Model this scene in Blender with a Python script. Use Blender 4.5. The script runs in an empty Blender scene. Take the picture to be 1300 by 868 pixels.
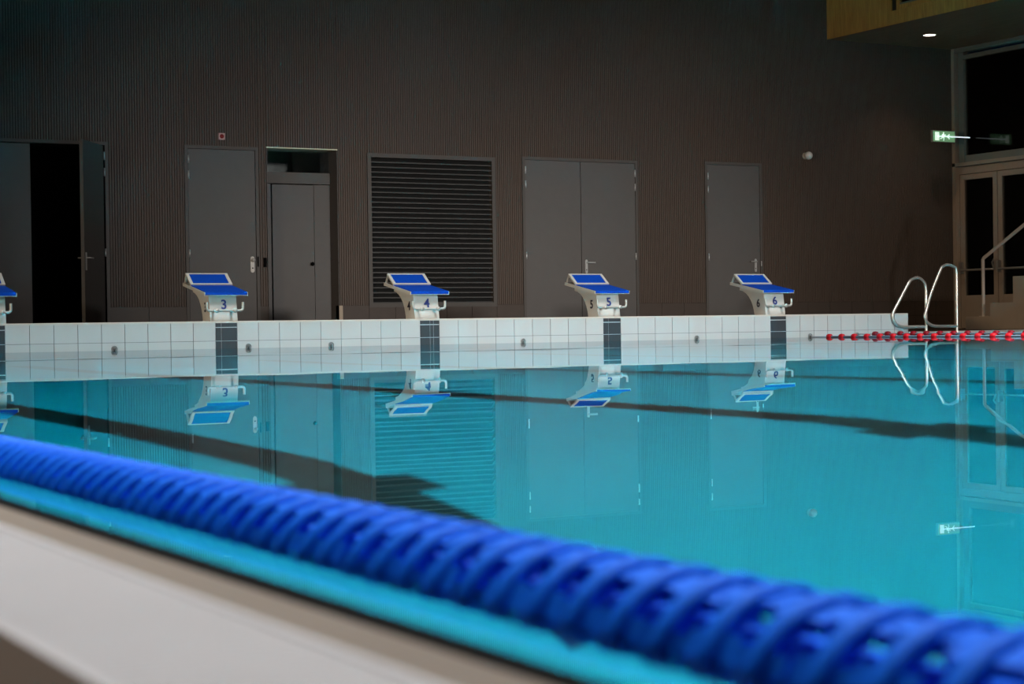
import bpy, math, random
from mathutils import Vector, Matrix
random.seed(4)
S = bpy.context.scene
COL = S.collection

# ------------------------------------------------------------------ camera
FPX = 2330.4
yaw, pitch, roll = math.radians(28.955), math.radians(-0.474), math.radians(-0.8216)
CAM = Vector((-6.851, -19.074, 0.193))
fw = Vector((math.sin(yaw)*math.cos(pitch), math.cos(yaw)*math.cos(pitch), math.sin(pitch)))
rt = Vector((math.cos(yaw), -math.sin(yaw), 0)); up = rt.cross(fw)
rt2 = rt*math.cos(roll)+up*math.sin(roll); up2 = -rt*math.sin(roll)+up*math.cos(roll)
cd = bpy.data.cameras.new('camera'); cam = bpy.data.objects.new('camera', cd); COL.objects.link(cam)
m = Matrix((rt2, up2, -fw)).transposed().to_4x4(); m.translation = CAM
cam.matrix_world = m
cd.sensor_width = 36; cd.lens = FPX/1300*36
cd.clip_start = 0.02; cd.clip_end = 200
cd.dof.use_dof = True; cd.dof.focus_distance = 21.5; cd.dof.aperture_fstop = 7.1
S.camera = cam
S.view_settings.view_transform = 'Standard'; S.view_settings.look = 'None'
S.view_settings.gamma = 1; S.view_settings.use_curve_mapping = False
S.view_settings.exposure = 0.0
S.cycles.use_denoising = True
S.cycles.caustics_reflective = False
S.cycles.sample_clamp_indirect = 0

# ------------------------------------------------------------------ light
w = bpy.data.worlds.new('world'); S.world = w; w.use_nodes = True
w.node_tree.nodes['Background'].inputs[0].default_value = (0.75, 0.85, 1, 1)
w.node_tree.nodes['Background'].inputs[1].default_value = 0.3

def area(name, loc, aim, sx, sy, watts, col, spread=180):
    l = bpy.data.lights.new(name, 'AREA'); l.shape = 'RECTANGLE'; l.size = sx; l.size_y = sy
    l.energy = watts; l.color = col; l.spread = math.radians(spread)
    o = bpy.data.objects.new(name, l); COL.objects.link(o); o.location = loc
    d = Vector(aim)-Vector(loc); o.rotation_euler = d.to_track_quat('-Z', 'Y').to_euler()
    return o
for x, yc, ln, wt in ((-4.2, -11.3, 14.5, 900), (1.0, -9.7, 12.5, 2050), (6.5, -9.3, 11.5, 1950)):      # long luminaires on the ceiling over the pool
    area('ceiling_luminaire', (x, yc, 6.35), (x, yc, 0), 1.6, ln, wt, (1, .98, .95), 108)
for x in (3.6, 7.0, 10.4):                                  # added fill beams from the unseen near end, narrowed so light fades outward
    area('end_wall_fill', (x-2.0, -24.8, 3.0), (x, 5, .9), 1.2, .9, 28, (1.0, .97, .94), 20)
area('warm_side_fill', (-11.6, -7.0, 2.6), (3, 0, .3), 3, 1.0, 75, (1, .76, .5), 50)  # added warm fill for the left sides of the blocks

# ------------------------------------------------------------------ materials
def mat(name, col, rough=.6, metal=0, spec=.5, var=.06, scale=6, bump=0, coat=0):
    m = bpy.data.materials.new(name); m.use_nodes = True
    nt = m.node_tree; b = nt.nodes['Principled BSDF']
    b.inputs['Roughness'].default_value = rough; b.inputs['Metallic'].default_value = metal
    b.inputs['Specular IOR Level'].default_value = spec
    b.inputs['Coat Weight'].default_value = coat
    tc = nt.nodes.new('ShaderNodeTexCoord'); n = nt.nodes.new('ShaderNodeTexNoise')
    n.inputs['Scale'].default_value = scale; n.inputs['Detail'].default_value = 4
    nt.links.new(tc.outputs['Object'], n.inputs['Vector'])
    mx = nt.nodes.new('ShaderNodeMix'); mx.data_type = 'RGBA'
    mx.inputs[6].default_value = tuple(c*(1-var) for c in col)+(1,)
    mx.inputs[7].default_value = tuple(min(1, c*(1+var)) for c in col)+(1,)
    nt.links.new(n.outputs['Fac'], mx.inputs[0]); nt.links.new(mx.outputs[2], b.inputs['Base Color'])
    if bump:
        bp = nt.nodes.new('ShaderNodeBump'); bp.inputs['Strength'].default_value = bump; bp.inputs['Distance'].default_value = .004
        nt.links.new(n.outputs['Fac'], bp.inputs['Height']); nt.links.new(bp.outputs[0], b.inputs['Normal'])
    return m

def emit(name, col, st):
    m = bpy.data.materials.new(name); m.use_nodes = True
    b = m.node_tree.nodes['Principled BSDF']; b.inputs['Base Color'].default_value = col+(1,)
    b.inputs['Emission Color'].default_value = col+(1,); b.inputs['Emission Strength'].default_value = st
    return m

def wood(name, c1, c2, axis):
    m = mat(name, c1, .5); nt = m.node_tree; b = nt.nodes['Principled BSDF']
    tc = nt.nodes.new('ShaderNodeTexCoord'); mp = nt.nodes.new('ShaderNodeMapping')
    mp.inputs['Scale'].default_value = (9, 9, .7) if axis == 'z' else (9, .7, 9)
    n = nt.nodes.new('ShaderNodeTexNoise'); n.inputs['Scale'].default_value = 2.5; n.inputs['Detail'].default_value = 6
    n.inputs['Distortion'].default_value = 1.2
    oi = nt.nodes.new('ShaderNodeObjectInfo'); ad = nt.nodes.new('ShaderNodeVectorMath')
    nt.links.new(tc.outputs['Object'], ad.inputs[0]); nt.links.new(oi.outputs['Random'], ad.inputs[1])
    nt.links.new(ad.outputs[0], mp.inputs[0]); nt.links.new(mp.outputs[0], n.inputs['Vector'])
    r = nt.nodes.new('ShaderNodeValToRGB'); r.color_ramp.elements[0].position = .35; r.color_ramp.elements[1].position = .65
    r.color_ramp.elements[0].color = c1+(1,); r.color_ramp.elements[1].color = c2+(1,)
    nt.links.new(n.outputs['Fac'], r.inputs[0]); nt.links.new(r.outputs[0], b.inputs['Base Color'])
    return m

def glass(name, tint=(1, 1, 1), ior=1.45):
    m = bpy.data.materials.new(name); m.use_nodes = True; nt = m.node_tree
    nt.nodes.remove(nt.nodes['Principled BSDF']); out = nt.nodes['Material Output']
    t = nt.nodes.new('ShaderNodeBsdfTransparent'); t.inputs[0].default_value = tint+(1,)
    g = nt.nodes.new('ShaderNodeBsdfGlossy'); g.inputs['Roughness'].default_value = .02
    f = nt.nodes.new('ShaderNodeFresnel'); f.inputs[0].default_value = ior
    x = nt.nodes.new('ShaderNodeMixShader'); nt.links.new(f.outputs[0], x.inputs[0])
    nt.links.new(t.outputs[0], x.inputs[1]); nt.links.new(g.outputs[0], x.inputs[2]); nt.links.new(x.outputs[0], out.inputs[0])
    return m

def water_material():
    m = bpy.data.materials.new('pool_water'); m.use_nodes = True; nt = m.node_tree
    nt.nodes.remove(nt.nodes['Principled BSDF']); out = nt.nodes['Material Output']
    rf = nt.nodes.new('ShaderNodeBsdfRefraction'); rf.inputs['Color'].default_value = (.45, .95, 1, 1)
    rf.inputs['IOR'].default_value = 1.333; rf.inputs['Roughness'].default_value = 0
    g = nt.nodes.new('ShaderNodeBsdfGlossy'); g.inputs['Roughness'].default_value = 0
    f = nt.nodes.new('ShaderNodeFresnel'); f.inputs[0].default_value = 1.333
    x = nt.nodes.new('ShaderNodeMixShader'); nt.links.new(f.outputs[0], x.inputs[0])
    nt.links.new(rf.outputs[0], x.inputs[1]); nt.links.new(g.outputs[0], x.inputs[2]); nt.links.new(x.outputs[0], out.inputs[0])
    tc = nt.nodes.new('ShaderNodeTexCoord'); n = nt.nodes.new('ShaderNodeTexNoise')
    n.inputs['Scale'].default_value = .9; n.inputs['Detail'].default_value = 2
    bp = nt.nodes.new('ShaderNodeBump'); bp.inputs['Strength'].default_value = 1; bp.inputs['Distance'].default_value = .0007
    nt.links.new(tc.outputs['Object'], n.inputs['Vector']); nt.links.new(n.outputs['Fac'], bp.inputs['Height'])
    for s in (rf, g): nt.links.new(bp.outputs[0], s.inputs['Normal'])
    return m

M = dict(
    cladding=mat('brown_ribbed_cladding', (.100, .072, .056), .5, spec=.4),
    backing=mat('dark_backing', (.02, .017, .015), .8),
    plinth=mat('brown_plinth_tile', (.078, .057, .045), .45, var=.12),
    door=mat('grey_door_paint', (.118, .106, .099), .5),
    doorframe=mat('grey_door_frame', (.095, .082, .072), .5),
    black=mat('matt_black', (.005, .005, .005), .9, spec=.05),
    void=mat('unlit_room_black', (.004, .004, .004), .9),  # near black stands for the shade of unlit rooms
    slat=mat('louvre_metal_shaded', (.022, .0215, .021), .5),  # blades coloured darker for the shade inside the louvre
    steel=mat('brushed_steel', (.60, .55, .49), .28, metal=.75),
    satin=mat('satin_steel', (.62, .61, .59), .35, metal=.35),
    grip=mat('matt_steel', (.40, .40, .37), .35, metal=.35),
    nosing=mat('louvre_edge_lit', (.055, .052, .049), .5),  # front edges coloured lighter to read as lit against the blades
    hook=mat('grey_anchor_steel', (.22, .22, .21), .35, metal=.3),
    zinc=mat('hinge_steel', (.7, .7, .7), .4, metal=.6),
    white_tile=mat('white_pool_tile', (.43, .43, .42), .25, var=.03),
    white_tile_b=mat('white_pool_tile_cool', (.41, .415, .405), .25, var=.03),
    grout=mat('grey_grout', (.16, .16, .16), .9),
    light_grout=mat('white_grout', (.62, .66, .66), .9),
    dark_tile=mat('charcoal_pool_tile', (.035, .04, .045), .3),
    coping=mat('cream_coping', (.46, .42, .37), .5),
    block=mat('white_gel_coat', (.52, .51, .48), .35, var=.02),
    blue_pad=mat('blue_grip_pad', (.002, .05, .38), .6, spec=.1, var=.08, scale=60),
    navy=mat('navy_number_print', (.006, .02, .16), .5),
    ink=mat('black_number_print', (.012, .012, .03), .5),
    deck=mat('brown_deck_tile', (.052, .030, .016), .6, var=.12, spec=.15),
    lip=mat('beige_pool_edge', (.21, .165, .125), .45, var=.08),
    grating=mat('white_grating', (.58, .56, .575), .45),
    pool=mat('aqua_pool_tile', (.004, .38, .50), .5, var=.04),
    line=mat('black_lane_tile', (.008, .008, .009), .5),
    rope_blue=mat('blue_float_plastic', (.0005, .15, .9), .6, spec=.12, var=.05),
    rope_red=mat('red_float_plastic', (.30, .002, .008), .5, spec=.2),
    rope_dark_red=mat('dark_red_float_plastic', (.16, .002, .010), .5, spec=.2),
    cable=mat('grey_blue_cable', (.085, .13, .17), .6),
    frame=mat('beige_aluminium', (.42, .33, .26), .45),
    greyframe=mat('grey_aluminium', (.22, .225, .20), .4),
    stair=mat('beige_stair_stone', (.58, .46, .35), .6, var=.08),
    rail=mat('pale_painted_rail', (.70, .60, .52), .4),
    red_wall=mat('dark_red_corridor', (.22, .012, .010), .8),
    blue_wall=mat('dark_blue_corridor', (.10, .15, .24), .8),
    plaster=mat('grey_plaster', (.35, .34, .33), .8),
    ceil=mat('dark_ceiling', (.06, .055, .05), .8),
    wood_face=wood('pine_cladding', (.55, .23, .045), (.72, .35, .08), 'z'),
    wood_soffit=wood('brown_soffit', (.26, .13, .065), (.34, .18, .095), 'y'),
    white_plastic=mat('white_plastic', (.86, .82, .77), .4),
    pink=mat('pale_pink_plastic', (.72, .42, .38), .4),
    red=mat('red_button', (.30, .015, .015), .4),
    lintel=mat('lit_lintel_edge', (.85, .85, .62), .5),  # pale colour stands for the lit edge above the recess
    reveal=mat('beige_reveal_tile', (.50, .40, .30), .6),
    glass=glass('clear_glass', (.93, .96, .96)),
    water=water_material(),
    sign_green=emit('sign_green', (.22, .46, .24), .38),
    sign_white=emit('sign_white', (.8, 1, .85), .8),
    sign_bar=emit('sign_bar', (.85, .95, 1), 1.0),
    lamp=emit('downlight_glow', (1, .93, .82), 12),
)

# ------------------------------------------------------------------ mesh helpers
class MB:
    def __init__(s): s.v = []; s.f = []; s.smooth = []
    def add(s, v, f, sm=False):
        b = len(s.v); s.v += [tuple(x) for x in v]; s.f += [tuple(i+b for i in q) for q in f]; s.smooth += [sm]*len(f); return s
    def box(s, x0, x1, y0, y1, z0, z1):
        v = [(x, y, z) for z in (z0, z1) for y in (y0, y1) for x in (x0, x1)]
        return s.add(v, [(0, 2, 3, 1), (4, 5, 7, 6), (0, 1, 5, 4), (2, 6, 7, 3), (0, 4, 6, 2), (1, 3, 7, 5)])
    def obox(s, o, a, b, c):
        o, a, b, c = map(Vector, (o, a, b, c))
        v = [o+a*i+b*j+c*k for k in (0, 1) for j in (0, 1) for i in (0, 1)]
        f = [(0, 2, 3, 1), (4, 5, 7, 6), (0, 1, 5, 4), (2, 6, 7, 3), (0, 4, 6, 2), (1, 3, 7, 5)]
        if a.cross(b).dot(c) < 0: f = [q[::-1] for q in f]
        return s.add(v, f)
    def prism_x(s, prof, x0, x1):       # prof (y,z) listed counter-clockwise seen from +x
        n = len(prof); v = [(x0, y, z) for y, z in prof]+[(x1, y, z) for y, z in prof]
        f = [tuple(range(n))[::-1], tuple(range(n, 2*n))]
        f += [(i, (i+1) % n, n+(i+1) % n, n+i) for i in range(n)]
        return s.add(v, f)
    def prism_z(s, prof, z0, z1):       # prof (x,y) counter-clockwise seen from +z
        n = len(prof); v = [(x, y, z0) for x, y in prof]+[(x, y, z1) for x, y in prof]
        f = [tuple(range(n))[::-1], tuple(range(n, 2*n))]+[(i, (i+1) % n, n+(i+1) % n, n+i) for i in range(n)]
        return s.add(v, f)
    def prism_y(s, prof, y0, y1):       # prof (x,z) counter-clockwise seen from -y
        n = len(prof); v = [(x, y0, z) for x, z in prof]+[(x, y1, z) for x, z in prof]
        f = [tuple(range(n)), tuple(range(n, 2*n))[::-1]]+[((i+1) % n, i, n+i, n+(i+1) % n) for i in range(n)]
        return s.add(v, f)
    def tube(s, pts, r, seg=12):
        pts = [Vector(p) for p in pts]; n = len(pts); rings = []
        ref = None
        for i, p in enumerate(pts):
            t = (pts[min(i+1, n-1)]-pts[max(i-1, 0)]).normalized()
            if ref is None:
                ref = t.orthogonal().normalized()
            ref = (ref-t*ref.dot(t)).normalized(); b = t.cross(ref)
            rings.append([p+(ref*math.cos(2*math.pi*k/seg)+b*math.sin(2*math.pi*k/seg))*r for k in range(seg)])
        v = [q for rg in rings for q in rg]; f = []
        for i in range(n-1):
            for k in range(seg):
                f.append((i*seg+k, i*seg+(k+1) % seg, (i+1)*seg+(k+1) % seg, (i+1)*seg+k))
        s.add(v, f, True)
        s.add(rings[0], [tuple(range(seg))[::-1]]); s.add(rings[-1], [tuple(range(seg))])
        return s
    def lathe(s, prof, o, ax, seg=16, closed=False):     # prof (r, t along ax)
        o = Vector(o); ax = Vector(ax).normalized(); e = ax.orthogonal().normalized(); g = ax.cross(e)
        n = len(prof); v = []
        for r, t in prof:
            for k in range(seg):
                a = 2*math.pi*k/seg; v.append(o+ax*t+(e*math.cos(a)+g*math.sin(a))*r)
        f = []
        for i in range(n if closed else n-1):
            j = (i+1) % n
            for k in range(seg):
                f.append((i*seg+k, i*seg+(k+1) % seg, j*seg+(k+1) % seg, j*seg+k))
        return s.add(v, f, True)
    def mesh(s, name):
        me = bpy.data.meshes.new(name); me.from_pydata(s.v, [], s.f)
        me.polygons.foreach_set('use_smooth', s.smooth); me.update(); return me

def put(name, mesh, material, parent=None, loc=None):
    if isinstance(mesh, MB): mesh = mesh.mesh(name)
    if material is not None and not mesh.materials: mesh.materials.append(material)
    o = bpy.data.objects.new(name, mesh); COL.objects.link(o)
    if parent is not None: o.parent = parent
    if loc is not None: o.location = loc
    return o
def part(name, mb, material, parent, label=None, loc=None):
    o = put(name, mb, M[material], parent, loc)
    if label: o['label'] = label
    return o
def rel(mb, root):      # shift geometry written in world coordinates into the root's frame
    l = root.location; mb.v = [(x-l.x, y-l.y, z-l.z) for x, y, z in mb.v]; return mb
def tag(o, label, cat, group=None):
    o['label'] = label; o['category'] = cat
    if group: o['group'] = group
    return o
def thing(name, label, cat, loc, group=None):
    o = bpy.data.objects.new(name, None); COL.objects.link(o); o.location = loc; o.empty_display_size = .1
    return tag(o, label, cat, group)
def struct(name, mb, material, label=None):
    o = put(name, mb, M[material]) if mb is not None else bpy.data.objects.new(name, None)
    if mb is None: COL.objects.link(o)
    o['kind'] = 'structure'
    if label: o['label'] = label
    return o
def arc(c, r, a0, a1, n, u, v):
    c, u, v = Vector(c), Vector(u), Vector(v)
    return [c+u*r*math.cos(a0+(a1-a0)*i/n)+v*r*math.sin(a0+(a1-a0)*i/n) for i in range(n+1)]
def text_mesh(ch, size, extrude, offset):
    cu = bpy.data.curves.new('txt', 'FONT'); cu.body = ch; cu.size = size; cu.extrude = extrude; cu.offset = offset
    cu.align_x = 'CENTER'; cu.align_y = 'CENTER'
    t = bpy.data.objects.new('txt', cu); COL.objects.link(t)
    dg = bpy.context.evaluated_depsgraph_get(); dg.update()
    me = bpy.data.meshes.new_from_object(t.evaluated_get(dg)); bpy.data.objects.remove(t); bpy.data.curves.remove(cu)
    return me

# ------------------------------------------------------------------ key dimensions
DK = .05                    # level of the low deck
XL, XR = -6.385, 12.9       # pool sides
YN = -25.0                  # near end of the pool
XE = 9.81                   # end of the raised starting wall
YB = 5.0                    # face of the hall's end wall
XG = 15.25                  # glazed side wall
ZC = 6.6
PAN = [-2.515, .01, 2.49, 4.98, 7.51]      # left edges of the dark lane panels
PW = .25

# ------------------------------------------------------------------ pool shell
def depth(y): return min(4.58, max(2.37, 2.871+.237*(y+12)))
ys = [YN, -20.0, -16, -14.114, -14, -12, -10, -8, -6, -4.8, -3, 0]
b = MB(); n = len(ys)
b.add([(x, y, -depth(y)) for y in ys for x in (XL, XR)], [(2*i, 2*i+1, 2*i+3, 2*i+2) for i in range(n-1)])
b.add([(x, y, -depth(y)-.2) for y in ys for x in (XL, XR)], [(2*i+2, 2*i+3, 2*i+1, 2*i) for i in range(n-1)])
pool_floor = struct('floor_pool', b, 'pool', 'aqua tiled pool floor seen through the water')
for k, off in ((-2, .02), (-1, -.486), (0, -.754), (1, -.484), (2, -.3), (3, -.3)):
    x = .125+2.5*k+off; b = MB(); yy = [-15.9]+[y for y in ys if -15.9 < y < -2]
    h = .115
    b.add([(xx, y, -depth(y)+.004) for y in yy for xx in (x-h, x+h)], [(2*i, 2*i+1, 2*i+3, 2*i+2) for i in range(len(yy)-1)])
    yc = -14.6                                   # cross mark on the lane line
    b.add([(x-.21, yc-.13, -depth(yc-.13)+.006), (x+.21, yc-.13, -depth(yc-.13)+.006), (x+.21, yc+.13, -depth(yc+.13)+.006), (x-.21, yc+.13, -depth(yc+.13)+.006)], [(0, 1, 2, 3)])
    part('lane_line', b, 'line', pool_floor)
b = MB()
b.box(XL-.3, XL, YN-.3, 0, -5, -.075); b.box(XR, XR+.3, YN-.3, 0, -5, 0); b.box(XL, XR, YN-.3, YN, -5, .0)
b.box(XL, XR, .008, .3, -5, -.11)
struct('wall_pool', b, 'pool')
water = struct('pool_water', MB().add([(XL, YN, 0), (XR, YN, 0), (XR, .008, 0), (XL, .008, 0)], [(0, 1, 2, 3)]), 'water', 'still turquoise pool water mirroring the starting blocks')

# ------------------------------------------------------------------ decks
b = MB()
b.box(-12, -6.625, -27, 9, -.3, .04)                    # near side deck
b.box(-6.625, XE, .9, 9, -.3, DK); b.box(XE, 16.0, .12, 9, -.3, DK)
b.box(XR+.15, 16.0, -27, .12, -.3, DK); b.box(-6.625, XR+.15, -27, YN-.3, -.3, .04)
struct('floor', b, 'deck', 'brown tiled pool deck')
b = MB(); b.prism_y([(XL-.025, -.03), (XL-.025, .02), (-6.42, .024), (-6.49, .035), (-6.49, -.06), (XL-.025, -.06)][::-1], YN, 0)
struct('trim_1', b, 'lip', 'beige stone edge along the near side of the pool')
struct('trim_2', MB().box(XL-.024, XL+.003, YN, 0, -.12, .019), 'black', 'black strip at the waterline of the near pool edge')  # plain black strip along the water side of the lip
g = thing('overflow_grating', 'white slatted overflow grating beside the beige pool edge in the foreground', 'grating', (-6.557, -12, 0))
b = MB(); y = -24.9
while y < -.1:
    b.box(-6.615, -6.497, y, y+.0095, .012, .036); y += .0125
sl = part('slats', rel(b, g), 'grating', g); sl['kind'] = 'stuff'
b = MB(); b.box(-6.625, -6.615, YN, 0, -.05, .037); b.box(-6.497, -6.49, YN, 0, -.05, .037); b.box(-6.615, -6.497, YN, 0, -.06, .004)
part('channel', rel(b, g), 'grating', g)
b = MB(); b.box(XE+.005, XR+.15, 0, .12, -.12, .05)
struct('trim_3', b, 'coping', 'cream pool edge on the far right behind the ladder')
struct('trim_4', MB().box(XR, XR+.15, YN, 0, -.12, .05), 'coping')

# ------------------------------------------------------------------ raised starting wall with its tiles
we = struct('wall_pool_end', MB().box(XL-.24, XE-.012, .008, .89, -.3, .281), 'grout', 'raised white tiled wall carrying the starting blocks')
b = MB(); pr = [(0, .279), (0, .294), (.006, .3), (.9, .3), (.9, .279)]
b.prism_x([(y-.002, z) for y, z in pr][::-1], XL-.24, XE); part('coping', b, 'coping', we)
part('end_face', MB().box(XE-.012, XE, 0, .9, -.12, .279), 'white_tile', we)
cols = []                                        # (x0, x1, is panel)
edges = PAN+[PAN[-1]+2.5]
for i, p0 in enumerate(PAN):
    cols.append((p0, p0+PW, i))
    nx = edges[i+1] if i < 4 else XE-.012
    k = 9
    for j in range(k):
        a = p0+PW+(nx-p0-PW)*j/k; cols.append((a, p0+PW+(nx-p0-PW)*(j+1)/k, None))
x = PAN[0]
while x > XL-.2:
    cols.append((max(x-.25, XL-.24), x, None)); x -= .25
rows = ((.086, .279), (-.11, .081))
J = .003
tm = {}
for a, c, p in cols:
    for r, (z0, z1) in enumerate(rows):
        if p is None:
            o = part('tile', MB().box(a+J, c-J, 0, .01, z0, z1), random.choice(('white_tile', 'white_tile', 'white_tile_b')), we)
        else:
            cuts = {0: (0, 1), 1: (0, .27, 1), 2: (0, .52, .7, 1), 3: (0, .3, 1), 4: (0, 1)}[p]
            zz = ((z0, z1),) if r else ((z0, .228), (.236, z1))
            for q in zz:
                for u0, u1 in zip(cuts, cuts[1:]):
                    part('dark_tile', MB().box(a+(c-a)*u0+.002, a+(c-a)*u1-.002, 0, .01, q[0], q[1]), 'dark_tile', we, 'charcoal tile of a lane panel')
for p0 in PAN:
    part('white_joint', MB().box(p0, p0+PW, .004, .0085, -.11, .279), 'light_grout', we)

# ------------------------------------------------------------------ starting blocks
def build_block(num, c, label):
    root = thing('starting_block', label, 'starting block', (c, 0, .3), 'starting blocks on the raised pool wall')
    # profile points were measured with the wall top at .30
    body = [(.045, .30), (.088, .585), (.60, .672), (.605, .632), (.54, .618), (.47, .588), (.41, .545), (.36, .49), (.325, .43), (.30, .365), (.285, .30)]
    b = MB(); b.prism_x([(y, z-.3) for y, z in body][::-1], -.165, .15); part('pedestal', b, 'block', root)
    T = Vector((0, .985, .174)); N = Vector((0, -.174, .985)); X = Vector((1, 0, 0))
    o = Vector((-.25, -.015, .277))
    sl = part('platform', MB().obox(o, X*.5, T*.73, N*.036), 'block', root)
    gp = MB().obox(o+X*.010+T*-.004+N*.036, X*.480, T*.50, N*.007); gp.obox(o+X*.010-T*.006+N*.010, X*.480, T*.006, N*.027); part('grip_pad', gp, 'blue_pad', root)
    # inclined footrest at the rear
    f0 = o+X*.005+T*.485+N*.037; F = Vector((0, .80, .60)); FN = Vector((0, -.60, .80)); L = .215
    b = MB()
    b.obox(f0, X*.035, F*L, FN*.022); b.obox(f0+X*.455, X*.035, F*L, FN*.022)
    b.obox(f0+X*.035, X*.42, F*.018, FN*.022); b.obox(f0+X*.035+F*(L-.018), X*.42, F*.018, FN*.022)
    ft = part('footrest', b, 'block', root)
    part('footrest_pad', MB().obox(f0+X*.035+F*.018, X*.42, F*(L-.036), FN*.017), 'blue_pad', ft, 'blue non-slip panel')
    top = f0+F*(L-.02)
    for xx in (.004, .466):
        bq = MB(); p = top+X*xx; base = o+T*.70+N*.03
        q = Vector((p.x, base.y, base.z)); bq.obox(q, X*.02, Vector((0, .022, 0)), p-q); part('strut', bq, 'block', root)
    # back-stroke grip
    bt = MB(); y, zb, zt, hw, cx, r = -.05, .115, .207, .207, -.03, .03
    pts = [(cx-hw, y, zt)]+arc((cx-hw+r, y, zb+r), r, math.pi, 1.5*math.pi, 6, (1, 0, 0), (0, 0, 1))
    pts += arc((cx+hw-r, y, zb+r), r, 1.5*math.pi, 2*math.pi, 6, (1, 0, 0), (0, 0, 1))+[(cx+hw, y, zt)]
    bt.tube(pts, .0145, 12); h = part('grip_bar', bt, 'grip', root, 'stainless backstroke grip')
    for xx in (-.125, .085):
        part('boss', MB().lathe([(0, 0), (.026, 0), (.026, .012), (.016, .02), (.016, .13)], (xx, y-.018, zb), (0, 1, 0), 14), 'grip', h)
    if num:
        me = text_mesh(num, .145, .0015, .003); a = put('number', me, M['navy'], root, (.0, .064, .178))
        a.rotation_euler = (math.radians(81.5), 0, 0); a['label'] = 'navy numeral on the front'
        me2 = text_mesh(num, .145, .0015, .003); a = put('number', me2, M['ink'], root, (-.167, .20, .15))
        a.rotation_euler = (math.radians(90), 0, math.radians(-90)); a['label'] = 'black numeral on the side'
    return root
for num, p0, lb in (('2', PAN[0], 'white starting block with blue top cut off by the left edge of the photo'),
                    ('3', PAN[1], 'white starting block numbered 3 with blue platform in front of the first closed grey door'),
                    ('4', PAN[2], 'white starting block numbered 4 with blue platform in front of the black louvre'),
                    ('5', PAN[3], 'white starting block numbered 5 with blue platform in front of the grey double door'),
                    ('6', PAN[4], 'white starting block numbered 6 with blue platform nearest to the ladder')):
    build_block(num, p0+PW/2, lb)

# lane anchors on the wall
am = MB(); am.lathe([(0, -.002), (.02, -.002), (.02, -.008), (.0, -.008)], (0, 0, 0), (0, 1, 0), 14)
rm = MB(); rm.lathe([(.029+.006*math.cos(a), .006*math.sin(a)) for a in [i*math.pi/4 for i in range(8)]], (0, -.016, 0), (0, 1, 0), 18, True)
bm_ = MB(); bm_.tube([(0, -.004, 0), (0, -.03, 0)], .006, 8)
am, rm, bm_ = am.mesh('plate'), rm.mesh('ring'), bm_.mesh('bolt')
for x, lb in ((-1.12, 'steel anchor ring on the white tiles between the left edge block and block 3'),
              (.385, 'steel anchor ring just right of the dark panel under block 3'),
              (1.37, 'steel anchor ring on the white tiles below the right edge of the recessed door'),
              (3.85, 'steel anchor ring on the white tiles below the left leaf of the grey double door'),
              (6.35, 'steel anchor ring on the white tiles below the ribbed wall between double and single door'),
              (8.14, 'steel anchor ring where the nearer red lane rope is hooked'),
              (8.92, 'steel anchor ring behind the third red float, holding the farther red rope')):
    t = thing('anchor_ring', lb, 'anchor', (x, 0, .02), 'lane anchors on the pool wall')
    for nme, me in (('plate', am), ('ring', rm), ('bolt', bm_)): put(nme, me, M['hook'], t)

# ------------------------------------------------------------------ lane ropes
def disc_mesh():
    b = MB(); R, Wd, th = .065, .017, .012
    b.lathe([(R-.003, -Wd/2), (R, -Wd/2+.004), (R, Wd/2-.004), (R-.003, Wd/2), (R-th, Wd/2), (R-th, -Wd/2)], (0, 0, 0), (0, 1, 0), 22, True)
    b.lathe([(.012, -.024), (.036, -.024), (.036, .024), (.012, .024)], (0, 0, 0), (0, 1, 0), 12, True)
    for k in range(7):                       # bars of the slotted drum between two rims
        a = 2*math.pi*k/7; d = Vector((math.cos(a), 0, math.sin(a))); e = Vector((-math.sin(a), 0, math.cos(a)))
        b.obox(d*.050-e*.0125-Vector((0, .0245, 0)), d*.008, e*.025, Vector((0, .049, 0)))
    return b
rx = -6.19 
rope = thing('lane_rope', 'blue lane rope of wave breaking discs running along the near pool edge', 'lane rope', (rx, -12.5, -0.025))
me = disc_mesh().mesh('disc'); me.materials.append(M['rope_blue'])
rb = MB(); i = 0; y = -24.8
mine, rest = [], []
while y < -.25:
    (mine if -19.25 < y < -4.3 else rest).append(y); y += .05
for y in mine[:298]:
    o = bpy.data.objects.new('disc', me); COL.objects.link(o); o.parent = rope; o.location = (0, y+12.5, 0)
    o.rotation_euler = (random.uniform(-.05, .05), random.uniform(-.1, .1), random.uniform(-.05, .05))
proto = disc_mesh()
for y in rest+mine[298:]:
    rb.add([(a, q+y+12.5, c) for a, q, c in proto.v], proto.f, True)
o = part('discs', rb, 'rope_blue', rope); o['kind'] = 'stuff'
part('cable', MB().tube([(0, -12.49, 0), (0, 12.49, 0)], .006, 8), 'cable', rope)

fm = MB().lathe([(0, -.044), (.024, -.042), (.035, -.028), (.038, 0), (.035, .028), (.024, .042), (0, .044)], (0, 0, 0), (0, 1, 0), 16).mesh('float')
fm.materials.append(M['rope_red'])
fm2 = fm.copy(); fm2.materials.clear(); fm2.materials.append(M['rope_dark_red'])
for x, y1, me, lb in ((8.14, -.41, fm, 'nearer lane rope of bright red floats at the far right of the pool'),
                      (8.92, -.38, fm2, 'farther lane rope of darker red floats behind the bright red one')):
    r = thing('float_rope', lb, 'lane rope', (x, -12.5, .008 if x < 8.5 else .030))
    part('cable', MB().tube([(0, -12.49, 0), (0, y1+12.5, 0)], .012, 10).tube([(0, y1+12.5, 0), (0, 12.46, .0)], .005, 8), 'cable', r)
    y = y1
    while y > -24.7:
        o = bpy.data.objects.new('float', me); COL.objects.link(o); o.parent = r; o.location = (0, y+12.5, 0); y -= .246

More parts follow.
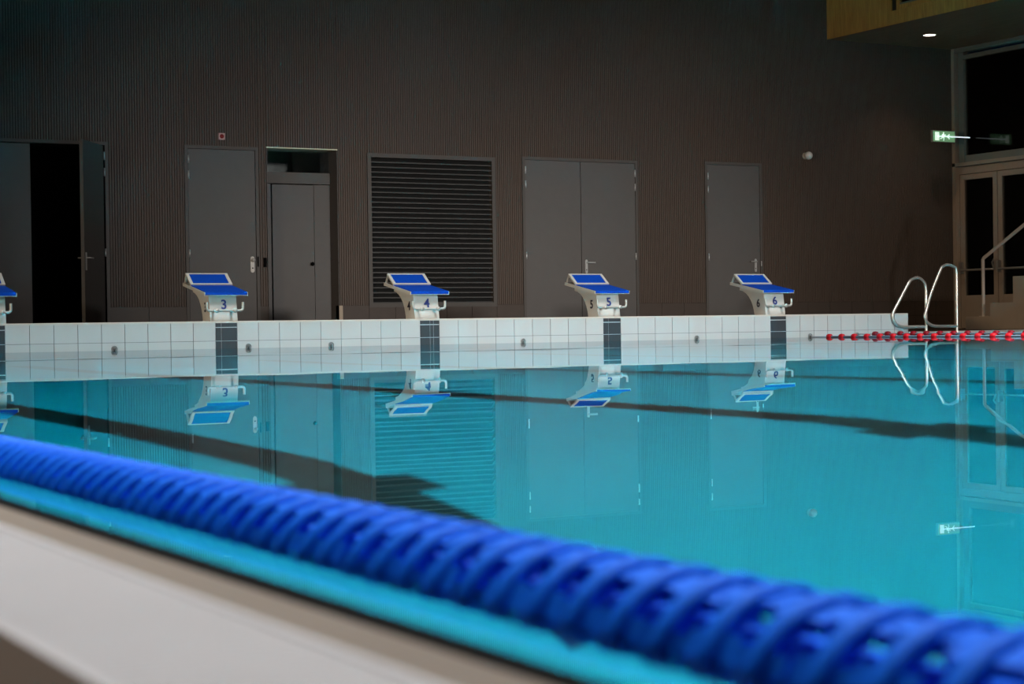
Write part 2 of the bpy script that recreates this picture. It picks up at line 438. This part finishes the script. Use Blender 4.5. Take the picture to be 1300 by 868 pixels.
# ------------------------------------------------------------------ hall end wall
OPEN = [(-1.98, .34, 2.74), (1.40, 2.47, 2.74), (2.59, 3.67, 2.75), (4.13, 6.22, 2.72), (6.68, 8.74, 2.75), (10.01, 11.13, 2.78)]
X0, X1 = -12.0, XG+.05
wf = struct('wall_far', None, None, 'tall brown ribbed wall behind the starting blocks')
b = MB(); x = X0
for i, (a, c, z) in enumerate(OPEN):
    b.box(x, a, YB+.03, YB+.25, 0, ZC); b.box(a, c, YB+.03, YB+.25, z, ZC)
    if i == 3: b.box(a, c, YB+.03, YB+.25, 0, .5)
    x = c
b.box(x, X1+2.6, YB+.03, YB+.25, 0, ZC)
part('backing', b, 'backing', wf)
PITCH, RD, PT = .036, .012, .53
def ribs(x0, x1, z0, z1):
    n = max(1, round((x1-x0)/PITCH)); p = (x1-x0)/n; prof = [(x1, YB+.03), (x0, YB+.03)]
    for k in range(n):
        a = x0+k*p; prof += [(a, YB+RD), (a+.20*p, YB+RD), (a+.34*p, YB), (a+.86*p, YB)]
    prof += [(x1, YB+RD)]
    return MB().prism_z(prof[::-1] if False else prof, z0, z1)
def panels(x0, x1, z0, z1, wmax=1.26):
    n = max(1, math.ceil((x1-x0)/wmax-.01)); d = (x1-x0)/n
    for k in range(n): part('cladding_panel', ribs(x0+k*d+.002, x0+(k+1)*d-.002, z0, z1), 'cladding', wf)
x = X0
for i, (a, c, z) in enumerate(OPEN):
    panels(x, a, PT, ZC); panels(a, c, z, ZC, 2.4); x = c
panels(x, 12.42, PT, ZC); panels(12.42, 13.11, PT, ZC); panels(13.11, 14.5, PT, ZC, .7); panels(14.5, XG, PT, ZC, .8)
# tiled plinth
def plinth(x0, x1):
    n = max(1, round((x1-x0)/.45)); d = (x1-x0)/n
    for k in range(n):
        for z0, z1 in ((DK, .285), (.289, .527)):
            part('plinth_tile', MB().box(x0+k*d+.003, x0+(k+1)*d-.003, YB-.004, YB+.03, z0, z1), 'plinth', wf)
x = X0
for i, (a, c, z) in enumerate(OPEN):
    plinth(x, a)
    if i == 3: plinth(a, c)
    x = c
plinth(x, XG)

# ------------------------------------------------------------------ doors
HZ = [2.55, 2.335, 1.26]
hinge_me = MB().lathe([(0, -.055), (.011, -.055), (.011, .055), (0, .055)], (0, 0, 0), (0, 0, 1), 10).mesh('hinge'); hinge_me.materials.append(M['zinc'])
def frame(root, a, c, z, wd=.045):
    b = MB(); b.box(a, a+wd, YB-.012, YB+.1, DK, z); b.box(c-wd, c, YB-.012, YB+.1, DK, z); b.box(a+wd, c-wd, YB-.012, YB+.1, z-wd, z)
    part('frame', b, 'doorframe', root)
    part('rebate', MB().box(a+wd-.002, c-wd+.002, YB+.07, YB+.1, DK, z-wd), 'black', root)
def leaf(root, a, c, z, hinge_x=None, lever=None):
    lf = part('leaf', MB().box(a, c, YB, YB+.05, DK+.01, z), 'door', root)
    if hinge_x is not None:
        for hz in HZ: put('hinge', hinge_me, None, root, (hinge_x, YB-.012, hz))
    if lever: handle(root, *lever)
    return lf
def handle(root, x, z, dr, pl='satin'):
    b = MB(); b.prism_y([(x+px, z+pz) for px, pz in ([(.021*math.cos(t), .085+.021*math.sin(t)) for t in [math.pi*k/6 for k in range(7)]]+[(.021*math.cos(t), -.085+.021*math.sin(t)) for t in [math.pi+math.pi*k/6 for k in range(7)]])], YB-.01, YB)
    h = part('handle_plate', b, pl, root)
    b = MB(); b.tube([(x, YB-.005, z+.06), (x, YB-.05, z+.06), (x+dr*.02, YB-.058, z+.06), (x+dr*.13, YB-.058, z+.06)], .01, 10)
    part('lever', b, pl, h)
    part('keyhole', MB().lathe([(0, -.012), (.009, -.012), (.009, -.009)], (x, YB, z-.05), (0, 1, 0), 10), 'black', h)

d = struct('door_1', None, None, 'dark double door at far left with one leaf standing open')
a, c, z = OPEN[0]; frame(d, a, c, z)
for o in [o for o in d.children if o.name.startswith('rebate')]: bpy.data.objects.remove(o)
part('leaf', MB().box(-1.93, -.70, YB, YB+.05, DK+.01, 2.68), 'door', d, 'closed leaf')
# the open leaf, hinged at the right
root = d
ang = math.radians(58); hx, hy = .27, YB-.01; L = .94
u = Vector((-math.cos(ang), -math.sin(ang), 0)); nn = Vector((math.sin(ang), -math.cos(ang), 0))   # nn: its outer face
lf = part('leaf', MB().obox(Vector((hx, hy, DK+.012)), u*L, -nn*.045, Vector((0, 0, 2.62))), 'door', d, 'leaf standing open towards the pool')
for hz in HZ: put('hinge', hinge_me, None, d, (hx+.012, hy-.012, hz))
for sgn, base in ((1, Vector((hx, hy, 0))), (-1, Vector((hx, hy, 0))-nn*.045)):
    o = base+u*(L-.07)+Vector((0, 0, 1.0)); hpl = part('handle_plate', MB().obox(o-u*.021, u*.042, nn*sgn*.01, Vector((0, 0, .23))), 'satin', lf)
    s = o+Vector((0, 0, .16)); b = MB().tube([s, s+nn*sgn*.055, s+nn*sgn*.062-u*.02, s+nn*sgn*.062-u*.12], .01, 10); part('lever', b, 'satin', lf)

d = struct('door_2', None, None, 'grey single door behind starting block 3')
a, c, z = OPEN[1]; frame(d, a, c, z); leaf(d, 1.452, 2.418, 2.69, 1.455, None)
x = 2.362
b = MB(); b.prism_y([(x+px, 1.11+pz) for px, pz in ([(.028*math.cos(t), .085+.028*math.sin(t)) for t in [math.pi*k/6 for k in range(7)]]+[(.028*math.cos(t), -.085+.028*math.sin(t)) for t in [math.pi+math.pi*k/6 for k in range(7)]])], YB-.012, YB)
h = part('handle_plate', b, 'white_plastic', d, 'pale security handle plate')
part('knob', MB().lathe([(0, -.07), (.02, -.068), (.026, -.055), (.022, -.04), (.012, -.03), (.012, 0)], (x, YB, 1.17), (0, 1, 0), 14), 'satin', h)
part('keyhole', MB().lathe([(0, -.016), (.01, -.016), (.01, -.012)], (x, YB, 1.06), (0, 1, 0), 10), 'black', h)
part('strike', MB().box(2.432, 2.452, YB-.02, YB, 1.08, 1.22), 'black', d)

# recessed entrance with transom
d = struct('door_3', None, None, 'recessed grey service door with a dark glass transom above')
a, c, z = OPEN[2]; yb = YB+.27
b = MB(); b.box(a, a+.012, YB-.008, YB+.45, DK, z); b.box(c-.012, c, YB-.008, YB+.45, DK, z); part('reveal', b, 'doorframe', d)
part('lintel', MB().box(a, c, YB-.012, YB+.45, z-.012, z+.004), 'lintel', d, 'lit edge along the top of the recess, painted pale')
part('reveal_tile', MB().box(c-.012, c+.045, YB-.012, YB+.1, DK, .53), 'reveal', d, 'bare beige corner tile at the foot of the recess')
part('header', MB().box(a+.012, c-.012, yb-.02, yb+.06, 2.27, 2.43), 'doorframe', d)
part('side_panel', MB().box(a+.012, 2.755, yb, yb+.05, DK, 2.262), 'door', d); part('side_panel', MB().box(3.415, c-.012, yb, yb+.05, DK, 2.262), 'door', d)
lf = part('leaf', MB().box(2.775, 3.407, yb-.004, yb+.05, DK+.01, 2.255), 'door', d)
part('knob', MB().lathe([(0, -.06), (.022, -.058), (.028, -.045), (.02, -.03), (.012, -.022), (.012, 0)], (3.36, yb-.004, 1.13), (0, 1, 0), 14), 'black', lf)
part('rebate', MB().box(2.74, 3.42, yb+.052, yb+.06, DK, 2.27), 'black', d)
part('glass_pane', MB().box(a+.012, c-.012, yb+.02, yb+.03, 2.43, z-.012), 'glass', d)
b = MB(); b.box(a-.2, c+.2, YB+2.2, YB+2.25, 0, 3); b.box(a-.25, a-.2, YB+.3, YB+2.25, 0, 3); b.box(c+.2, c+.25, YB+.3, YB+2.25, 0, 3); b.box(a-.2, c+.2, YB+.3, YB+2.25, 2.95, 3)
part('lobby_wall', b, 'plaster', d, 'unlit lobby behind the transom')

# louvre
lv = thing('ventilation_louvre', 'large black ventilation louvre behind starting block 4', 'vent', (5.175, YB, .5))
a, c, z = OPEN[3]; b = MB(); wd = .06
b.box(a, a+wd, YB-.015, YB+.12, .5, z); b.box(c-wd, c, YB-.015, YB+.12, .5, z); b.box(a+wd, c-wd, YB-.015, YB+.12, z-wd, z); b.box(a+wd, c-wd, YB-.015, YB+.12, .5, .5+wd)
part('frame', rel(b, lv), 'doorframe', lv)
part('back_mesh', rel(MB().box(a+wd, c-wd, YB+.11, YB+.125, .5+wd, z-wd), lv), 'black', lv)
n = 29; h0, h1 = .5+wd, z-wd; dz = (h1-h0)/n
sm = MB(); pr = [(.022, 0), (.034, 0), (.105, dz*.95), (.095, dz*.95)]
sm.prism_x([(y, zz) for y, zz in pr], -(c-a)/2+wd, (c-a)/2-wd); sm = sm.mesh('slat'); sm.materials.append(M['slat'])
nm_ = MB().box(-(c-a)/2+wd, (c-a)/2-wd, .008, .024, -.004, dz*.22).mesh('nosing'); nm_.materials.append(M['nosing'])
for k in range(n):
    so = put('slat', sm, None, lv, (0, 0, h0-.5+k*dz)); put('nosing', nm_, None, so)

d = struct('door_4', None, None, 'grey double door behind starting block 5')
a, c, z = OPEN[4]; frame(d, a, c, z); leaf(d, 6.727, 7.702, 2.70, 6.735); leaf(d, 7.712, 8.693, 2.70, 8.69, (7.79, 1.10, 1))
d = struct('door_5', None, None, 'grey single door behind starting block 6')
a, c, z = OPEN[5]; frame(d, a, c, z); leaf(d, 10.057, 11.083, 2.73, 10.07, (10.99, 1.13, -1))
part('strike', MB().box(11.09, 11.105, YB-.02, YB, 1.12, 1.2), 'satin', d)

# store room behind the open door, its shade painted black
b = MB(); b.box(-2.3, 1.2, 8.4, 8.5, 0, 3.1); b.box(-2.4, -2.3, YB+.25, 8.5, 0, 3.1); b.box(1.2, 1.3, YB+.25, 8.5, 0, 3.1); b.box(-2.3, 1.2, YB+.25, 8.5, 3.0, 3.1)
struct('wall_storeroom', b, 'void', 'storeroom beyond the open door, painted black for shade')

# small devices on the wall
t = thing('fire_alarm', 'small pale fire alarm box with red button above the door behind block 3', 'alarm', (1.93, YB, 2.87))
part('housing', MB().box(-.045, .045, -.045, 0, -.045, .045), 'pink', t)
part('button', MB().lathe([(0, -.06), (.026, -.058), (.03, -.045)], (0, 0, 0), (0, 1, 0), 16), 'red', t, 'dark red round button')
t = thing('wall_sensor', 'round white wall camera dome above and right of the last grey door', 'camera', (12.03, YB, 2.93))
part('base', MB().lathe([(0, -.04), (.055, -.035), (.06, 0)], (0, 0, 0), (0, 1, 0), 18), 'white_plastic', t)
part('dome', MB().lathe([(.068*math.sin(math.pi*k/10), -.068*math.cos(math.pi*k/10)) for k in range(11)], (-.0, -.085, 0), (0, 1, 0), 20), 'white_plastic', t)
t = tag(put('card_reader', MB().box(-.02, .02, -.03, 0, -.065, .065), M['black'], None, (2.545, YB, 1.14)), 'black card reader between the first closed door and the recessed door', 'card reader')

# ------------------------------------------------------------------ glazed side wall on the right
wg = struct('wall_right', None, None, 'glazed side wall with beige aluminium frames')
def post(y0, y1, z0, z1, m='frame', x0=0., x1=.1, nm='mullion'):
    return part(nm, MB().box(XG+x0, XG+x1, min(y0, y1), max(y0, y1), z0, z1), m, wg)
Z1 = 4.87
post(5.0, 4.93, DK, Z1, 'frame', -.04); post(4.87, 4.74, 2.9, Z1, 'greyframe', .0)
part('transom', MB().box(XG-.04, XG+.1, -8, 5, 2.84, 2.90), 'frame', wg)
part('transom', MB().box(XG-.015, XG+.1, -8, 4.93, 2.76, 2.825), 'frame', wg)
part('sill', MB().box(XG+.01, XG+.12, -8, 4.74, 2.90, 3.02), 'greyframe', wg)
part('head', MB().box(XG-.03, XG+.1, -8, 5, Z1-.08, Z1), 'greyframe', wg)
part('head', MB().box(XG, XG+.1, -8, 4.74, Z1-.20, Z1-.13), 'greyframe', wg)
for y in (1.3, -1.2, -3.7, -6.2): post(y, y-.13, 2.9, Z1, 'greyframe')
y = 4.74
for k, y1 in enumerate((4.74, 1.3, -1.2, -3.7, -6.2)):
    y0 = (1.3, -1.2, -3.7, -6.2, -8)[k]
    part('glass_pane', MB().box(XG+.05, XG+.06, y0, y1-.13*(k > 0), 3.02, Z1-.2), 'glass', wg)
part('wall_panel', MB().box(XG, XG+.2, -27, -8, 0, ZC), 'plaster', wg)
part('upper_wall', MB().box(XG+.02, XG+.2, -8, 5, Z1, ZC), 'plaster', wg)
for i, (ya, yc) in enumerate(((4.93, 2.87), (2.83, .75), (.7, -1.4), (-1.45, -3.55), (-3.6, -5.7), (-5.75, -8))):
    dr = struct('door_%d' % (6+i), None, None, 'glass double door in a beige frame' if i == 0 else None)
    ym = (ya+yc)/2-.0; x0, x1 = XG-.02, XG+.05
    def q(nm, y0, y1, z0, z1, m='frame', a=x0, c=x1): return part(nm, MB().box(a, c, min(y0, y1), max(y0, y1), z0, z1), m, dr)
    q('frame', ya, ya-.08, DK, 2.76); q('frame', yc, yc+.08, DK, 2.76); q('head', ya-.08, yc+.08, 2.70, 2.76)
    ml = ya-.98 if i == 0 else ym+.1
    for a0, a1 in ((ya-.09, ml), (ml-.015, yc+.09)):
        fr = MB(); st = .10
        for bx in ((a0, a0-st, DK+.01, 2.69), (a1+st, a1, DK+.01, 2.69), (a0-st, a1+st, 2.60, 2.69), (a0-st, a1+st, DK+.01, .15)):
            fr.box(x0+.005, x1-.005, min(bx[:2]), max(bx[:2]), bx[2], bx[3])
        lf = part('leaf', fr, 'frame', dr)
        part('kick_panel', MB().box(x0+.012, x1-.012, a1+st, a0-st, .15, .62), 'frame', lf)
        part('glass_pane', MB().box(XG+.01, XG+.02, a1+st, a0-st, .62, 2.60), 'glass', lf)
        bb = MB(); bb.tube([(XG-.09, a0-.06, 1.05), (XG-.09, a1+.14, 1.05), (XG-.03, a1+.06, 1.05)], .018, 10); bar = part('push_bar', bb, 'steel', lf)
        br = MB(); br.box(XG-.10, XG-.02, a0-.075, a0-.03, .99, 1.19); part('bracket', br, 'steel', lf)
        part('lever', MB().tube([(XG-.06, a1+.05, 1.05), (XG-.10, a1+.05, 1.16), (XG-.12, a1-.02, 1.22)], .014, 8), 'steel', lf)
b = MB(); b.box(18.0, 18.1, -10, 5.3, 0, ZC); b.box(XG+.2, 18, -10, -9.9, 0, ZC); b.box(XG+.2, 18, -9.9, 5.2, 5.2, 5.3)
struct('wall_corridor', b, 'red_wall', 'dark red corridor beyond the glass')
struct('wall_corridor_end', MB().box(XG+.12, 18, YB-.05, YB+.02, 0, 5.2), 'blue_wall')
struct('floor_corridor', MB().box(16.0, 18.1, -10, 5.3, -.3, DK), 'void')

# exit sign
t = thing('exit_sign', 'lit green emergency exit sign projecting from the glazed wall', 'exit sign', (14.66, 4.6, 3.31))
part('panel', MB().box(-.25, .24, -.012, .012, -.09, .09), 'sign_green', t)
fr = MB(); fr.box(-.265, -.25, -.02, .02, -.1, .1); fr.box(.24, .255, -.02, .02, -.1, .1); fr.box(-.25, .24, -.02, .02, .09, .1); fr.box(-.25, .24, -.02, .02, -.1, -.09)
part('housing', fr, 'greyframe', t)
part('doorway', MB().box(-.20, -.11, -.016, -.011, -.07, .07), 'sign_white', t, 'white doorway pictogram')
rn = MB(); Y = -.016
def stroke(p, q, wd):
    p, q = Vector((p[0], 0, p[1])), Vector((q[0], 0, q[1])); dd = (q-p).normalized(); nn_ = Vector((-dd.z, 0, dd.x))*wd
    rn.obox(p-nn_/2+Vector((0, Y, 0)), q-p, nn_, Vector((0, .004, 0)))
rn.lathe([(0, -.002), (.014, -.002), (.014, .002), (0, .002)], (-.012, Y, .058), (0, 1, 0), 12)
for pq in (((-.015, .04), (-.03, -.005), .022), ((-.015, .035), (.02, .02), .011), ((.02, .02), (.035, .035), .01), ((-.018, .035), (-.05, .02), .011), ((-.028, 0), (.0, -.03), .014), ((0, -.03), (-.012, -.07), .012), ((-.032, 0), (-.055, -.035), .014), ((-.055, -.035), (-.09, -.04), .012)): stroke(*pq)
part('running_figure', rn, 'sign_white', t, 'white running figure pictogram')
rn = MB(); stroke((.07, 0), (.19, 0), .018); stroke((.075, 0), (.12, .04), .016); stroke((.075, 0), (.12, -.04), .016)
part('arrow', rn, 'sign_white', t, 'white arrow pictogram')
part('bright_bar', MB().box(-.14, .56, -.035, -.018, -.008, .008), 'sign_bar', t, 'thin bright bar across the sign')  # thin emissive bar reaching from the sign to the glazed wall

# ------------------------------------------------------------------ timber gallery, top right
gz, gx, gy0 = 4.87, 12.51, -20
ga = struct('wall_gallery', MB().box(gx+.03, XG, gy0, YB, gz+.03, ZC), 'backing', 'projecting timber gallery at the top right')
wy0, wy1, wz0 = -1.6, 3.26, 5.09                # window in its face
y = YB; k = 0
while y > gy0+.1:
    y2 = max(gy0, y-(.32 if y > -3 else 1.6))
    mid = (y+y2)/2
    top = wz0 if wy0 < mid < wy1 else ZC
    part('face_plank', MB().box(gx, gx+.03, y2+.002, y-.002, gz, top), 'wood_face', ga)
    y = y2
y = YB
x = gx+.002
while x < XG-.04:
    x2 = min(XG-.03, x+.2); part('soffit_plank', MB().box(x+.0015, x2-.0015, gy0, YB, gz, gz+.028), 'wood_soffit', ga); x = x2
wn = struct('window_1', None, None, 'window in the timber gallery face')
b = MB(); b.box(gx-.012, gx+.03, wy0, wy1, wz0, wz0+.07); b.box(gx-.012, gx+.03, wy1-.07, wy1, wz0+.07, ZC); b.box(gx-.012, gx+.03, wy0, wy0+.07, wz0+.07, ZC)
part('frame', b, 'wood_face', wn)
part('sash', MB().box(gx+.0, gx+.03, wy0+.07, wy1-.07, wz0+.07, wz0+.1), 'greyframe', wn)
part('glass_pane', MB().box(gx+.012, gx+.02, wy0+.07, wy1-.07, wz0+.1, ZC), 'glass', wn)
for k, y in enumerate((3.90, .9, -2.1)):
    t = thing('downlight', 'round recessed downlight glowing in the brown gallery soffit' if k == 0 else ('recessed downlight of the gallery beyond the right edge of the photo, second from the wall', 'recessed downlight of the gallery beyond the right edge of the photo, third from the wall')[k-1], 'lamp', (13.75, y, gz))
    part('trim_ring', MB().lathe([(.095, 0), (.115, 0), (.115, -.008), (.095, -.008)], (0, 0, 0), (0, 0, 1), 24, True), 'white_plastic', t)
    part('lens', MB().lathe([(.095, .004), (0, .004)], (0, 0, 0), (0, 0, -1), 24), 'lamp', t)
    area('downlight_beam', (13.75, y, gz-.012), (13.75, y, 0), .15, .15, 6, (1, .86, .68), 95)

# ------------------------------------------------------------------ stepped stand with rail
t = thing('steps', 'beige stone steps with a pale handrail rising to the right before the glass doors', 'steps', (13.9, 1.4, DK))
for (ya, yb2, z0, z1) in ((2.65, .3, DK, .25), (2.11, .3, .25, .455), (1.62, .3, .455, .85)):
    part('step', rel(MB().box(13.3, 14.5, yb2, ya, z0, z1), t), 'stair', t)
hr = part('handrail', rel(MB().tube([(13.36, 2.32, .25), (13.36, 2.32, .7), (13.36, 2.32, 1.13), (13.36, 2.30, 1.155), (13.36, 1.37, 1.655), (13.36, .35, 2.2)], .026, 12), t), 'rail', t, 'pale bent handrail standing on the lowest step')
part('base_plate', rel(MB().box(13.31, 13.41, 2.27, 2.37, .25, .258), t), 'rail', hr)
part('end_post', rel(MB().tube([(13.36, .4, .85), (13.36, .4, 2.17)], .026, 12), t), 'rail', hr)

# ------------------------------------------------------------------ pool ladder
def smooth(pts, n=5):
    P = [Vector(p) for p in pts]; P = [P[0]*2-P[1]]+P+[P[-1]*2-P[-2]]; out = []
    for i in range(1, len(P)-2):
        for k in range(n):
            u = k/n; a, b_, c_, d_ = P[i-1:i+3]
            out.append(.5*((2*b_)+(c_-a)*u+(2*a-5*b_+4*c_-d_)*u*u+(3*b_-a-3*c_+d_)*u**3))
    out.append(P[-2]); return out
t = thing('pool_ladder', 'polished steel pool ladder with two looped rails of unequal height at the far right', 'ladder', (10.385, .0, DK))
l1 = [(10.10, -1.3), (10.10, -.5), (10.10, .3), (10.10, .633), (10.059, .729), (9.963, .777), (9.852, .75), (9.796, .697), (9.66, .505), (9.543, .338), (9.515, .275), (9.541, .191), (9.622, .132), (9.745, .114), (9.92, .114), (10.10, .115)]
l2 = [(10.65, -1.3), (10.65, -.5), (10.65, .4), (10.65, .858), (10.61, .922), (10.498, .954), (10.412, .932), (10.369, .889), (10.2, .58), (10.066, .334), (10.038, .27), (10.057, .196), (10.147, .136), (10.273, .118), (10.46, .116), (10.65, .115)]
for Y_, l, lb in ((-.03, l1, 'lower looped rail'), (-.032, l2, 'taller looped rail')):
    part('rail', rel(MB().tube(smooth([(x, Y_-(.045 if Y_ < -.031 and z < .5 and x < 10.3 else 0), z) for x, z in l], 4), .021, 14), t), 'steel', t, lb)
for z in (-.25, -.5, -.75, -1.0):
    part('tread', rel(MB().box(10.13, 10.64, -.09, -.01, z-.015, z+.015), t), 'steel', t)

# ------------------------------------------------------------------ rest of the hall shell
struct('ceiling', MB().box(-12, XG+.2, -27, YB+.25, ZC, ZC+.2), 'ceil')
struct('wall_left', MB().box(-12.2, -12, -27, YB+.25, 0, ZC), 'plaster')
b = MB(); b.box(-12, -2, -27.2, -27, 0, ZC); b.box(8, XG, -27.2, -27, 0, ZC); b.box(-2, 8, -27.2, -27, 0, 1.2); b.box(-2, 8, -27.2, -27, 4.6, ZC)
struct('wall_near', b, 'plaster')
